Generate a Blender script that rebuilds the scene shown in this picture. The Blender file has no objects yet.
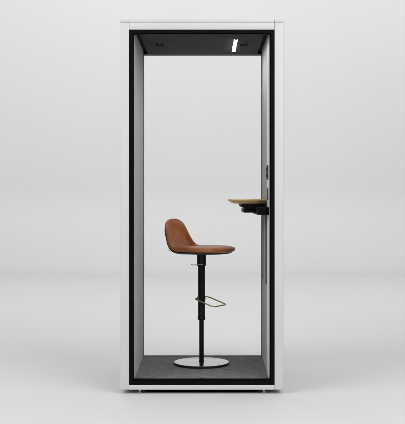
import bpy, bmesh, math, random
from mathutils import Vector, Matrix
random.seed(7)
S = bpy.context.scene
COL = S.collection
R = math.radians

# ------------------------------------------------------------------ materials
def mat(name, color, rough=0.5, metal=0.0, spec=0.5, coat=0.0):
    m = bpy.data.materials.new(name)
    m.use_nodes = True
    b = m.node_tree.nodes['Principled BSDF']
    b.inputs['Base Color'].default_value = (*color, 1)
    b.inputs['Roughness'].default_value = rough
    b.inputs['Metallic'].default_value = metal
    b.inputs['Specular IOR Level'].default_value = spec
    b.inputs['Coat Weight'].default_value = coat
    return m

def noise_mat(name, c0, c1, scale, rough=(0.5, 0.6), bump=0.0, dist=0.001, stretch=(1, 1, 1),
              detail=6, fine=None, metal=0.0, spec=0.5, lo=0.3, hi=0.7):
    """two tones mixed by noise, roughness from the same noise, optional fine bump"""
    m = mat(name, c0, rough[0], metal, spec)
    nt = m.node_tree; N = nt.nodes; L = nt.links
    b = N['Principled BSDF']
    tc = N.new('ShaderNodeTexCoord'); mp = N.new('ShaderNodeMapping')
    mp.inputs['Scale'].default_value = stretch
    L.new(tc.outputs['Object'], mp.inputs['Vector'])
    n = N.new('ShaderNodeTexNoise'); n.inputs['Scale'].default_value = scale
    n.inputs['Detail'].default_value = detail; n.inputs['Roughness'].default_value = 0.6
    L.new(mp.outputs['Vector'], n.inputs['Vector'])
    r = N.new('ShaderNodeValToRGB')
    r.color_ramp.elements[0].position = lo; r.color_ramp.elements[0].color = (*c0, 1)
    r.color_ramp.elements[1].position = hi; r.color_ramp.elements[1].color = (*c1, 1)
    L.new(n.outputs['Fac'], r.inputs['Fac'])
    col = r.outputs['Color']
    rr = N.new('ShaderNodeMapRange')
    rr.inputs['To Min'].default_value = rough[0]; rr.inputs['To Max'].default_value = rough[1]
    L.new(n.outputs['Fac'], rr.inputs['Value'])
    L.new(rr.outputs['Result'], b.inputs['Roughness'])
    h = n.outputs['Fac']
    if fine:
        f = N.new('ShaderNodeTexNoise'); f.inputs['Scale'].default_value = fine
        f.inputs['Detail'].default_value = 3
        L.new(tc.outputs['Object'], f.inputs['Vector'])
        h = f.outputs['Fac']
        mx = N.new('ShaderNodeMix'); mx.data_type = 'RGBA'; mx.blend_type = 'OVERLAY'
        mx.inputs['Factor'].default_value = 0.35
        L.new(col, mx.inputs['A']); L.new(f.outputs['Fac'], mx.inputs['B'])
        col = mx.outputs['Result']
    L.new(col, b.inputs['Base Color'])
    if bump:
        bp = N.new('ShaderNodeBump'); bp.inputs['Strength'].default_value = bump
        bp.inputs['Distance'].default_value = dist
        L.new(h, bp.inputs['Height']); L.new(bp.outputs['Normal'], b.inputs['Normal'])
    return m

M = {}
M['backdrop'] = noise_mat('studio_paper', (.64, .64, .642), (.655, .655, .657), .5, (.5, .6), spec=.25)
M['white'] = noise_mat('white_lacquer', (.672, .672, .664), (.688, .688, .68), 3, (.42, .5), bump=.04, dist=.0004, fine=900)
M['seam'] = mat('seam_shadow_gap', (.5, .5, .5), .8)
M['black'] = noise_mat('black_powder_coat', (.0018, .0018, .0018), (.003, .003, .003), 6, (.45, .58), bump=.06, dist=.0003, fine=1200, spec=.1)
M['gasket'] = mat('rubber_gasket', (.003, .003, .003), .8, spec=.08)
M['felt'] = noise_mat('grey_felt', (.385, .385, .389), (.46, .46, .464), 14, (.9, 1), bump=.5, dist=.0015, fine=420, spec=.1)
M['felt_dark'] = noise_mat('dark_grey_felt', (.12, .12, .122), (.15, .15, .152), 14, (.9, 1), bump=.5, dist=.0015, fine=420, spec=.1)
M['strip'] = mat('pale_aluminium', (.72, .72, .72), .45, .0)
M['ceil'] = noise_mat('dark_ceiling_felt', (.048, .045, .043), (.066, .062, .059), 9, (.9, 1), bump=.5, dist=.0015, fine=380, spec=.1)
M['carpet'] = noise_mat('charcoal_carpet', (.135, .135, .137), (.25, .25, .252), 26, (.95, 1), bump=.9, dist=.004, stretch=(.8, 1.3, 1), fine=170, spec=.05)
M['panel'] = mat('dark_panel_plastic', (.022, .022, .022), .45)
M['vent'] = mat('vent_black', (.003, .003, .003), .9, spec=.05)
M['vent_plate'] = mat('vent_plate', (.036, .033, .031), .8, spec=.1)
M['leather'] = noise_mat('tan_leather', (.28, .079, .020), (.46, .150, .041), 17, (.30, .46), bump=.45, dist=.0012, fine=430, spec=.5, stretch=(1.2, 1.2, .8))
M['leather_edge'] = noise_mat('tan_leather_edge', (.30, .10, .036), (.42, .155, .06), 30, (.4, .5), bump=.2, dist=.0008, fine=600)
M['shell'] = mat('black_seat_shell', (.012, .011, .011), .45)
M['column'] = mat('black_gloss_tube', (.002, .002, .002), .25, .0, .22)
M['brass'] = noise_mat('aged_brass', (.40, .32, .17), (.52, .43, .25), 40, (.28, .4), metal=1)
M['steel'] = noise_mat('brushed_steel', (.50, .50, .50), (.56, .56, .56), 60, (.09, .16), metal=1)
M['foot'] = noise_mat('foot_metal', (.5, .5, .5), (.65, .65, .65), 80, (.2, .35), metal=1)
M['rim'] = mat('base_black_rim', (.008, .008, .008), .35)

def wood():
    m = noise_mat('oak_veneer', (.47, .31, .12), (.70, .50, .23), 7, (.4, .55), bump=.12, dist=.0006, stretch=(3, .35, 14), detail=8)
    return m
M['wood'] = wood()
M['wood_edge'] = noise_mat('oak_edge', (.30, .18, .08), (.42, .27, .13), 9, (.45, .6), stretch=(10, .5, 14), detail=8)

def glass(name, ior):
    m = bpy.data.materials.new(name); m.use_nodes = True
    nt = m.node_tree; nt.nodes.clear()
    o = nt.nodes.new('ShaderNodeOutputMaterial')
    t = nt.nodes.new('ShaderNodeBsdfTransparent'); t.inputs['Color'].default_value = (1, 1, 1, 1)
    g = nt.nodes.new('ShaderNodeBsdfGlossy'); g.inputs['Roughness'].default_value = .015
    f = nt.nodes.new('ShaderNodeFresnel'); f.inputs['IOR'].default_value = 1.4
    ge = nt.nodes.new('ShaderNodeNewGeometry'); ir = nt.nodes.new('ShaderNodeMapRange')   # same reflectance on both faces of the sheet
    ir.inputs['To Min'].default_value = ior; ir.inputs['To Max'].default_value = 1 / ior
    nt.links.new(ge.outputs['Backfacing'], ir.inputs['Value']); nt.links.new(ir.outputs['Result'], f.inputs['IOR'])
    mx = nt.nodes.new('ShaderNodeMixShader')
    nt.links.new(f.outputs[0], mx.inputs[0]); nt.links.new(t.outputs[0], mx.inputs[1])
    nt.links.new(g.outputs[0], mx.inputs[2]); nt.links.new(mx.outputs[0], o.inputs[0])
    return m
M['glass'] = glass('coated_door_glass', 1.09); M['rear_glass'] = glass('rear_glass', 1.04)

def lamp_mat():
    m = mat('lit_diffuser', (.9, .9, .88), .5)
    b = m.node_tree.nodes['Principled BSDF']
    b.inputs['Emission Color'].default_value = (1, .97, .92, 1)
    b.inputs['Emission Strength'].default_value = 75
    return m
M['lamp'] = lamp_mat()

# ------------------------------------------------------------------ helpers
def obj(name, bm, m, parent=None, smooth=False):
    me = bpy.data.meshes.new(name)
    bmesh.ops.recalc_face_normals(bm, faces=bm.faces)
    bm.to_mesh(me); bm.free()
    me.materials.append(m)
    if smooth:
        for p in me.polygons: p.use_smooth = True
        me.set_sharp_from_angle(angle=R(38))
    o = bpy.data.objects.new(name, me); COL.objects.link(o)
    if parent is not None: o.parent = parent
    return o

def thing(name, label, cat, loc):
    o = bpy.data.objects.new(name, None); COL.objects.link(o)
    o.location = loc; o.empty_display_size = .1
    o['label'] = label; o['category'] = cat
    return o

def add_box(bm, x0, x1, y0, y1, z0, z1, bev=0.0, seg=2):
    vs = [bm.verts.new((x, y, z)) for x in (x0, x1) for y in (y0, y1) for z in (z0, z1)]
    q = [(0, 1, 3, 2), (4, 6, 7, 5), (0, 4, 5, 1), (2, 3, 7, 6), (0, 2, 6, 4), (1, 5, 7, 3)]
    fs = [bm.faces.new([vs[i] for i in f]) for f in q]
    if bev:
        es = list({e for f in fs for e in f.edges})
        bmesh.ops.bevel(bm, geom=es, offset=bev, segments=seg, profile=.5, affect='EDGES')
    return bm

def box(*a, **k): return add_box(bmesh.new(), *a, **k)

def add_lathe(bm, prof, cx, cy, n=64):
    rings = []
    for r, z in prof:
        if r < 1e-6: rings.append([bm.verts.new((cx, cy, z))])
        else: rings.append([bm.verts.new((cx + r * math.cos(2 * math.pi * i / n), cy + r * math.sin(2 * math.pi * i / n), z)) for i in range(n)])
    for a, b in zip(rings, rings[1:]):
        for i in range(n):
            j = (i + 1) % n
            if len(a) == 1 and len(b) == 1: continue
            if len(a) == 1: bm.faces.new((a[0], b[i], b[j]))
            elif len(b) == 1: bm.faces.new((a[i], a[j], b[0]))
            else: bm.faces.new((a[i], a[j], b[j], b[i]))
    return bm

def add_tube(bm, pts, rad, closed=False, n=10):
    pts = [Vector(p) for p in pts]; k = len(pts); rings = []
    up = None
    for i in range(k):
        if closed: t = pts[(i + 1) % k] - pts[i - 1]
        else: t = pts[min(i + 1, k - 1)] - pts[max(i - 1, 0)]
        t.normalize()
        if up is None:
            up = Vector((0, 0, 1)) if abs(t.z) < .9 else Vector((1, 0, 0))
        a = t.cross(up).normalized(); b = a.cross(t).normalized(); up = b
        rings.append([bm.verts.new(pts[i] + rad * (math.cos(2 * math.pi * j / n) * a + math.sin(2 * math.pi * j / n) * b)) for j in range(n)])
    for i in range(k if closed else k - 1):
        A, B = rings[i], rings[(i + 1) % k]
        for j in range(n):
            bm.faces.new((A[j], A[(j + 1) % n], B[(j + 1) % n], B[j]))
    if not closed:
        bm.faces.new(rings[0]); bm.faces.new(rings[-1])
    return bm

def frame_bm(x0, x1, z0, z1, w, y0, y1, wt=None, wb=None, bev=.0015):
    """rectangular frame, four bars butted end to end"""
    wt = wt or w; wb = wb or w
    bm = bmesh.new()
    add_box(bm, x0, x0 + w, y0, y1, z0, z1, bev)
    add_box(bm, x1 - w, x1, y0, y1, z0, z1, bev)
    add_box(bm, x0 + w, x1 - w, y0, y1, z1 - wt, z1, bev)
    add_box(bm, x0 + w, x1 - w, y0, y1, z0, z0 + wb, bev)
    return bm

# ------------------------------------------------------------------ setting: floor + sweep backdrop
YF, RAD, WX = 9.3, 1.4, 14.0
bm = bmesh.new()
a = [bm.verts.new(p) for p in ((-WX, -9, 0), (WX, -9, 0), (WX, YF, 0), (-WX, YF, 0))]
bm.faces.new(a)
fl = obj('floor', bm, M['backdrop']); fl['kind'] = 'structure'
bm = bmesh.new()
prof = [(YF + RAD * math.sin(t), RAD - RAD * math.cos(t)) for t in [i / 48 * math.pi / 2 for i in range(49)]] + [(YF + RAD, 11)]
rows = [[bm.verts.new((x, y, z)) for x in (-WX, WX)] for y, z in prof]
for p, q in zip(rows, rows[1:]): bm.faces.new((p[0], p[1], q[1], q[0]))
bd = obj('backdrop', bm, M['backdrop'], smooth=True); bd['kind'] = 'structure'

# ------------------------------------------------------------------ the booth (local origin = centre of footprint front edge)
booth = thing('phone_booth', 'tall white single person office booth with black framed glass front and grey felt inside', 'booth', (0, 0, 0))
HW = .4955; FO = .4405; FI = .4137; D = 1.0
ZB, ZT = .026, 2.276
# white shell: two sides, roof, plinth
for s in (-1, 1):
    x0, x1 = sorted((s * HW, s * (FO + .0008)))
    obj('side_panel', box(x0, x1, 0, D, ZB, 2.2515, .004, 3), M['white'], booth, True)
obj('top_panel', box(-FO + .0008, FO - .0008, .0005, .06, 2.209, 2.2515, .0012), M['white'], booth, True)
bm = bmesh.new()
add_box(bm, -HW, -FO - .0008, 0, D, 2.2538, ZT, .004, 3)
add_box(bm, FO + .0008, HW, 0, D, 2.2538, ZT, .004, 3)
add_box(bm, -FO + .0008, FO - .0008, 0, D, 2.2538, ZT, .0012, 2)
roof = obj('roof', bm, M['white'], booth, True)
obj('roof_core', box(-HW + .004, HW - .004, .0035, D - .012, 2.2517, 2.2536), M['seam'], booth)
obj('plinth', box(-FO, FO, .0005, .06, ZB, .0535, .0015), M['white'], booth, True)
obj('base_shade_frame', box(-.345, .345, .045, .95, .007, .05, .003), M['gasket'], booth)  # black under-chassis, shaped low and forward to stand in for the contact shadow
# black door: frame, gasket, pane
door = obj('door', frame_bm(-FO, FO, .0535, 2.209, .0205, .003, .055, wb=.026), M['black'], booth)
obj('gasket', frame_bm(-FO + .0205, FO - .0205, .0795, 2.1885, .0063, .012, .05, wb=.0085), M['gasket'], door)
obj('pane', box(-FI + .0005, FI - .0005, .026, .034, .0885, 2.1818), M['glass'], door)
# rear window
XW = .412; YR = .955
win = obj('rear_window', frame_bm(-.436, .436, .055, 2.215, .0245, .885, .965), M['black'], booth)
obj('pane', box(-.411, .411, .936, .944, .0800, 2.190), M['rear_glass'], win)
for z0, z1 in ((ZB, .078), (2.192, 2.2515)):
    obj('rear_rail', box(-FO + .0008, FO - .0008, .966, D, z0, z1, .002), M['white'], booth, True)
# felt lining of both walls, with a pale strip by the door on the right
obj('wall_lining', box(-.436, -XW, .056, .884, .082, 2.213, .002), M['felt'], booth)
lin = obj('wall_lining', box(XW, .436, .056, .884, .082, 2.213, .002), M['felt'], booth)
obj('edge_strip', box(XW - .003, XW, .075, .205, .085, 2.17, .001), M['strip'], lin)
for y0, y1, zb in ((.675, .75, .637), (.31, .43, .637)):
    obj('slide_rail', box(XW - .003, XW, y0, y1, zb, 1.10, .001), M['felt_dark'], lin)
for z0, z1, x in ((1.303, 1.390, .0105), (1.176, 1.252, .0075)):
    c = obj('control_panel', box(XW - x, XW - .0025, .082, .196, z0, z1, .002), M['panel'], lin, True)
    bm = bmesh.new()
    for k in range(2):
        zc = z0 + (z1 - z0) * (.3 + .4 * k)
        add_box(bm, XW - x - .0012, XW - x + .001, .118, .160, zc - .012, zc + .012, .0008)
    obj('button', bm, M['vent'], c)
# carpet
obj('carpet', box(-.436, .436, .056, .884, .04, .0805, .003), M['carpet'], booth)
# ceiling
obj('ceiling_void', box(-.436, .436, .056, .884, 2.2135, 2.24), M['gasket'], booth)
ceil = obj('ceiling_panel', box(-.383, .383, .07, .88, 2.190, 2.2125, .004, 3), M['ceil'], booth, True)
lx = .213
cl = obj('ceiling_light', frame_bm(lx - .0135, lx + .0135, 0, .5, .003, 0, .004), M['black'], ceil)
cl.data.transform(Matrix.Translation((0, .25, 2.19)) @ Matrix(((1, 0, 0, 0), (0, 0, 1, 0), (0, -1, 0, 0), (0, 0, 0, 1))))
obj('diffuser', box(lx - .0105, lx + .0105, .253, .747, 2.1868, 2.1899), M['lamp'], cl)
for vx in (-.277, .272):
    bm = bmesh.new()
    add_box(bm, vx - .030, vx + .030, .415, .525, 2.1885, 2.1905, .0008)
    v = obj('ceiling_vent', bm, M['vent_plate'], ceil)
    bm = bmesh.new()
    for k in (-1, 1):
        add_box(bm, vx + k * .014 - .010, vx + k * .014 + .010, .425, .515, 2.1872, 2.1886, .0005)
    obj('vent_slot', bm, M['vent'], v)
# folding table on the right wall
def chamfer_top(x0, x1, y0, y1, zt, ze, zb, inset, rc=.045):
    bm = bmesh.new()
    def loop(ins, z):
        pts = []
        a0, a1, b0, b1 = x0 + ins, x1, y0 + ins, y1 - ins
        r = rc
        for cx, cy, s in ((a0 + r, b0 + r, 180), (None, None, None), (a0 + r, b1 - r, 90)):
            if cx is None:
                pts += [(a1, b0), (a1, b1)]; continue
            rng = [i / 8 for i in range(9)]
            for q in rng:
                ang = R(s + 90 * q)
                pts.append((cx + r * math.cos(ang), cy + r * math.sin(ang)))
        return [bm.verts.new((p[0], p[1], z)) for p in pts]
    Ls = [loop(.002, zt), loop(.0005, zt - .0008), loop(0, zt - .002), loop(0, ze), loop(inset, zb)]
    for A, B in zip(Ls, Ls[1:]):
        n = len(A)
        for i in range(n): bm.faces.new((A[i], A[(i + 1) % n], B[(i + 1) % n], B[i]))
    bm.faces.new(Ls[0]); bm.faces.new(Ls[-1])
    return bm
tab = obj('table', chamfer_top(.172, .402, .20, .80, 1.180, 1.1735, 1.153, .030), M['wood'], booth, True)
# bracket plate with a sloped nose
bm = bmesh.new()
sec = [(.247, 1.1525), (.247, 1.137), (.258, 1.127), (.278, 1.121), (.400, 1.121), (.400, 1.1525)]
A = [bm.verts.new((x, .235, z)) for x, z in sec]; B = [bm.verts.new((x, .74, z)) for x, z in sec]
bm.faces.new(A); bm.faces.new(B)
for i in range(len(sec)): bm.faces.new((A[i], A[(i + 1) % 6], B[(i + 1) % 6], B[i]))
obj('bracket', bm, M['black'], tab)
obj('slide_arm', box(.264, .352, .25, .70, 1.095, 1.1185, .003), M['black'], tab, True)
bm = box(.340, XW - .001, .066, .72, 1.084, 1.132, .003)
sl = obj('slide_block', bm, M['black'], tab, True)
bm = bmesh.new(); add_tube(bm, [(.345, .246, 1.107), (.345, .252, 1.107)], .004); 
obj('bolt', bm, M['foot'], sl)
# levelling feet
for fx, fy in ((-.378, .035), (.378, .035), (-.378, .94), (.378, .94)):
    bm = bmesh.new()
    add_lathe(bm, [(0, .028), (.007, .028), (.007, .013), (.010, .012), (.021, .005), (.022, 0.0005), (0, .0005)], fx, fy, 28)
    obj('levelling_foot', bm, M['foot'], booth, True)

# ------------------------------------------------------------------ the stool
SX, SY, SZ = -.0055, .59, .081
stool = thing('bar_stool', 'tan leather low back bar stool on black column and round steel base inside the booth', 'stool', (SX, SY, SZ))
TH = R(30)
F = Vector((math.cos(TH), -math.sin(TH), 0)); N_ = Vector((math.sin(TH), math.cos(TH), 0)); U = Vector((0, 0, 1))
def W(f, l, z): return F * f + N_ * l + U * (z - SZ)          # stool frame -> local

obj('base', add_lathe(bmesh.new(), [(0, .0205), (.178, .0175), (.1815, .0165), (.1815, .0140), (0, .0140)], 0, 0, 96), M['steel'], stool, True)
obj('base_rim', add_lathe(bmesh.new(), [(0, .0138), (.1828, .0138), (.1838, .009), (.180, .0005), (0, .0005)], 0, 0, 96), M['rim'], stool, True)
obj('lower_column', add_lathe(bmesh.new(), [(0, .018), (.018, .018), (.018, .024), (.0155, .026), (.0155, .33), (0, .33)], 0, 0, 40), M['column'], stool, True)
obj('upper_column', add_lathe(bmesh.new(), [(.0155, .297), (.0245, .297), (.0255, .299), (.0255, .318), (.0235, .320), (.0235, .67), (0, .67)], 0, 0, 40), M['column'], stool, True)
obj('collar', add_lathe(bmesh.new(), [(.0235, .656), (.0295, .656), (.0305, .658), (.0305, .742), (0, .742)], 0, 0, 40), M['column'], stool, True)

# seat pad: developed outline swept along a profile
PROF = [(.213, .836), (.203, .846), (.175, .8525), (.10, .853), (.02, .850), (-.05, .848), (-.098, .848), (-.134, .857), (-.160, .882), (-.179, .922), (-.197, .970), (-.211, 1.015), (-.218, 1.050)]
def catmull(P, n=24):
    out = []
    Q = [tuple(2 * a - b for a, b in zip(P[0], P[1]))] + P + [tuple(2 * a - b for a, b in zip(P[-1], P[-2]))]
    for i in range(1, len(Q) - 2):
        for k in range(n):
            t = k / n
            out.append(tuple(.5 * (2 * b + (c - a) * t + (2 * a - 5 * b + 4 * c - d) * t * t + (3 * b - a - 3 * c + d) * t ** 3)
                             for a, b, c, d in zip(Q[i - 1], Q[i], Q[i + 1], Q[i + 2])))
    out.append(P[-1]); return out
CUR = catmull(PROF)
ACC = [0.0]
for p, q in zip(CUR, CUR[1:]): ACC.append(ACC[-1] + math.dist(p, q))
LEN = ACC[-1]
def prof_at(s):
    s = max(0, min(LEN, s))
    lo, hi = 0, len(ACC) - 1
    while hi - lo > 1:
        m = (lo + hi) // 2
        if ACC[m] <= s: lo = m
        else: hi = m
    t = (s - ACC[lo]) / max(1e-9, ACC[hi] - ACC[lo])
    p, q = CUR[lo], CUR[hi]
    pos = (p[0] + (q[0] - p[0]) * t, p[1] + (q[1] - p[1]) * t)
    i0, i1 = max(0, lo - 5), min(len(CUR) - 1, hi + 5)
    d = (CUR[i1][0] - CUR[i0][0], CUR[i1][1] - CUR[i0][1]); n = math.hypot(*d)
    d = (d[0] / n, d[1] / n)
    return pos, (d[1], -d[0]) if False else (-d[1] * -1, d[0] * -1)   # normal turned to the sitter's side
def sm(a, b, x):
    t = max(0, min(1, (x - a) / (b - a))); return t * t * (3 - 2 * t)
def halfwidth(s):
    w = .190 + (.164 - .190) * sm(.18, .33, s) + (.124 - .164) * sm(.33, .52, s)
    rf, rb = .15, .085
    if s < rf: w *= max(0, 1 - ((rf - s) / rf) ** 2.3) ** (1 / 2.3)
    if s > LEN - rb: w *= max(0, 1 - ((s - LEN + rb) / rb) ** 2.4) ** (1 / 2.4)
    return w
SC = .25
def outline(n):
    ss = [LEN * (1 - math.cos(math.pi * i / 400)) / 2 for i in range(401)]
    pts = [(s, halfwidth(s)) for s in ss] + [(s, -halfwidth(s)) for s in reversed(ss[1:-1])]
    # even arc length
    acc = [0]
    for i in range(len(pts)): acc.append(acc[-1] + math.dist(pts[i], pts[(i + 1) % len(pts)]))
    out = []; j = 0
    for k in range(n):
        t = acc[-1] * k / n
        while acc[j + 1] < t: j += 1
        q = (t - acc[j]) / max(1e-9, acc[j + 1] - acc[j]); a, b = pts[j], pts[(j + 1) % len(pts)]
        out.append((a[0] + (b[0] - a[0]) * q, a[1] + (b[1] - a[1]) * q))
    return out
NO = 240
OUT = outline(NO)
def place(s, l, h, r=1.0, top=False):
    """developed (s, lateral) + height above the mid surface -> stool local point"""
    (f, z), (nf, nz) = prof_at(s)
    k = abs(l) / .19
    cup = .014 * k ** 2.6 * sm(.10, .30, s) * (1 - .45 * sm(.42, .6, s))      # bucket: sides turn up towards the sitter
    h = h + cup
    if top:
        h -= .013 * (1 - sm(.74, .90, r)) * sm(.24, .36, s)                       # the back panel is sunk inside a rolled rim
        h -= .010 * math.exp(-((s - .362) / .010) ** 2) * (1 - sm(.80, .93, r))   # crease where seat meets back
    return W(f + nf * h, l, z + nz * h)
def pad(scale, T, off, p=9, puff=.0):
    bm = bmesh.new()
    rs = [0, .1, .2, .3, .37, .44, .5, .56, .62, .67, .72, .76, .80, .83, .86, .89, .92, .945, .965, .98, .991, .998, 1.0]
    def ring(r, sg):
        h = T * math.sqrt(max(0, 1 - r ** p)) 
        if r == 0: return [bm.verts.new(place(SC, 0, off + sg * h + (puff if sg > 0 else 0), 0, sg > 0 and puff > 0))]
        return [bm.verts.new(place(SC + (o[0] - SC) * r * scale, o[1] * r * scale, off + sg * h + (puff * (1 - r ** 4) if sg > 0 else 0), r, sg > 0 and puff > 0)) for o in OUT]
    seq = [ring(r, 1) for r in rs] + [ring(r, -1) for r in reversed(rs[:-1])]
    for A, B in zip(seq, seq[1:]):
        for i in range(NO):
            j = (i + 1) % NO
            if len(A) == 1: bm.faces.new((A[0], B[i], B[j]))
            elif len(B) == 1: bm.faces.new((A[i], A[j], B[0]))
            else: bm.faces.new((A[i], A[j], B[j], B[i]))
    return bm
seat = obj('seat', pad(1.0, .0215, -.006, 8, .003), M['leather'], stool, True)
seat.data.set_sharp_from_angle(angle=R(180))
pts = [place(SC + (o[0] - SC) * .972, o[1] * .972, .0045) for o in OUT]
obj('piping', add_tube(bmesh.new(), pts, .0018, True, 8), M['leather_edge'], seat, True)
sh = obj('seat_shell', pad(.91, .010, -.0255, 14), M['shell'], stool, True)
# swivel plate and curved underside
obj('swivel_plate', box(-.09, .12, -.075, .075, .738, .7465, .004), M['shell'], stool, True).rotation_euler.z = -TH
# pull ring at the back of the seat
c = W(-.155, -.145, .846)
ring = [c + Vector((.0, 0, 0)) + F * (.010 * math.cos(t)) * -1 + U * (.010 * math.sin(t)) for t in [2 * math.pi * i / 24 for i in range(24)]]
obj('pull_ring', add_tube(bmesh.new(), ring, .0018, True, 8), M['shell'], stool, True)
# lever
z = .747 - SZ
bm = bmesh.new()
add_tube(bm, [(.012, -.026, z + .001), (-.012, -.036, z), (-.04, -.040, z - .002), (-.058, -.042, z - .002), (-.068, -.043, z + .001)], .0028, n=10)
obj('height_lever', bm, M['brass'], stool, True)
# footrest: wire loop clamped on the column
HWF, LF, DROP, z0 = .088, .142, .045, .523
def fr(f, l): return W(f, l, z0 - DROP * f / LF)
rc = .022; loop = []
for cf, clat, a0 in ((LF - rc, HWF - rc, 0), (-.004 + rc, HWF - rc, 90), (-.004 + rc, -HWF + rc, 180), (LF - rc, -HWF + rc, 270)):
    for i in range(7):
        t = R(a0 + 15 * i)
        loop.append(fr(cf + rc * math.cos(t), clat + rc * math.sin(t)))
foot = obj('footrest', add_tube(bmesh.new(), loop, .0042, True, 12), M['brass'], stool, True)
cb = add_lathe(bmesh.new(), [(.0237, .425), (.0265, .427), (.0265, .455), (.0237, .457)], 0, 0, 36)
obj('clamp', cb, M['column'], foot, True)
bm = bmesh.new()
hk = [Vector((-.0235 + -.006 * math.cos(t), -.024 + .002 * math.sin(t), .441 + .008 * math.sin(t))) for t in [2 * math.pi * i / 20 for i in range(20)]]
add_tube(bm, hk, .0024, True, 8)
obj('clamp_loop', bm, M['brass'], foot, True)

# ------------------------------------------------------------------ camera
cam = bpy.data.cameras.new('Camera'); co = bpy.data.objects.new('Camera', cam); COL.objects.link(co)
co.location = (.0345, -5.94, 1.188); co.rotation_euler = (R(90), 0, 0)
cam.sensor_fit = 'VERTICAL'; cam.sensor_height = 36; cam.sensor_width = 36
cam.lens = 36 * 980.1 / 424
cam.shift_x = -5 / 424; cam.shift_y = -14 / 424
cam.clip_end = 200
S.camera = co

# ------------------------------------------------------------------ light: studio softboxes, added front fill + dim even fill
w = bpy.data.worlds.new('World'); S.world = w; w.use_nodes = True
w.node_tree.nodes['Background'].inputs['Color'].default_value = (1, 1, 1.0, 1)
w.node_tree.nodes['Background'].inputs['Strength'].default_value = .10
def area(name, loc, target, sx, sy, power, color=(1, 1, 1)):
    l = bpy.data.lights.new(name, 'AREA'); l.shape = 'RECTANGLE'; l.size = sx; l.size_y = sy
    l.energy = power; l.color = color
    o = bpy.data.objects.new(name, l); COL.objects.link(o)
    o.location = loc
    o.rotation_euler = (Vector(target) - Vector(loc)).to_track_quat('-Z', 'Y').to_euler()
    return o
area('overhead_softbox', (0, 1.4, 7.2), (0, 1.4, 0), 11, 7, 335)
area('left_softbox', (-5.3, -3.8, 5.0), (0, .4, 1.1), 5, 3.5, 300)
area('right_softbox', (5.0, -3.6, 5.9), (0, .4, 1.1), 4, 3, 165)
area('front_fill_lamp', (2.7, -4.8, 3.6), (0, .4, .3), 2.2, 2.2, 110)  # added fill light, unseen fixture, brightens the stool and lower booth front
area('backdrop_softbox', (0, 2.8, 9.3), (0, 10.7, 8.0), 22, 2, 1270)
S.view_settings.view_transform = 'Standard'; S.view_settings.look = 'None'
S.view_settings.exposure = 0; S.view_settings.gamma = 1
S.cycles.max_bounces = 10; S.cycles.transparent_max_bounces = 16; S.cycles.diffuse_bounces = 6
S.cycles.use_denoising = True
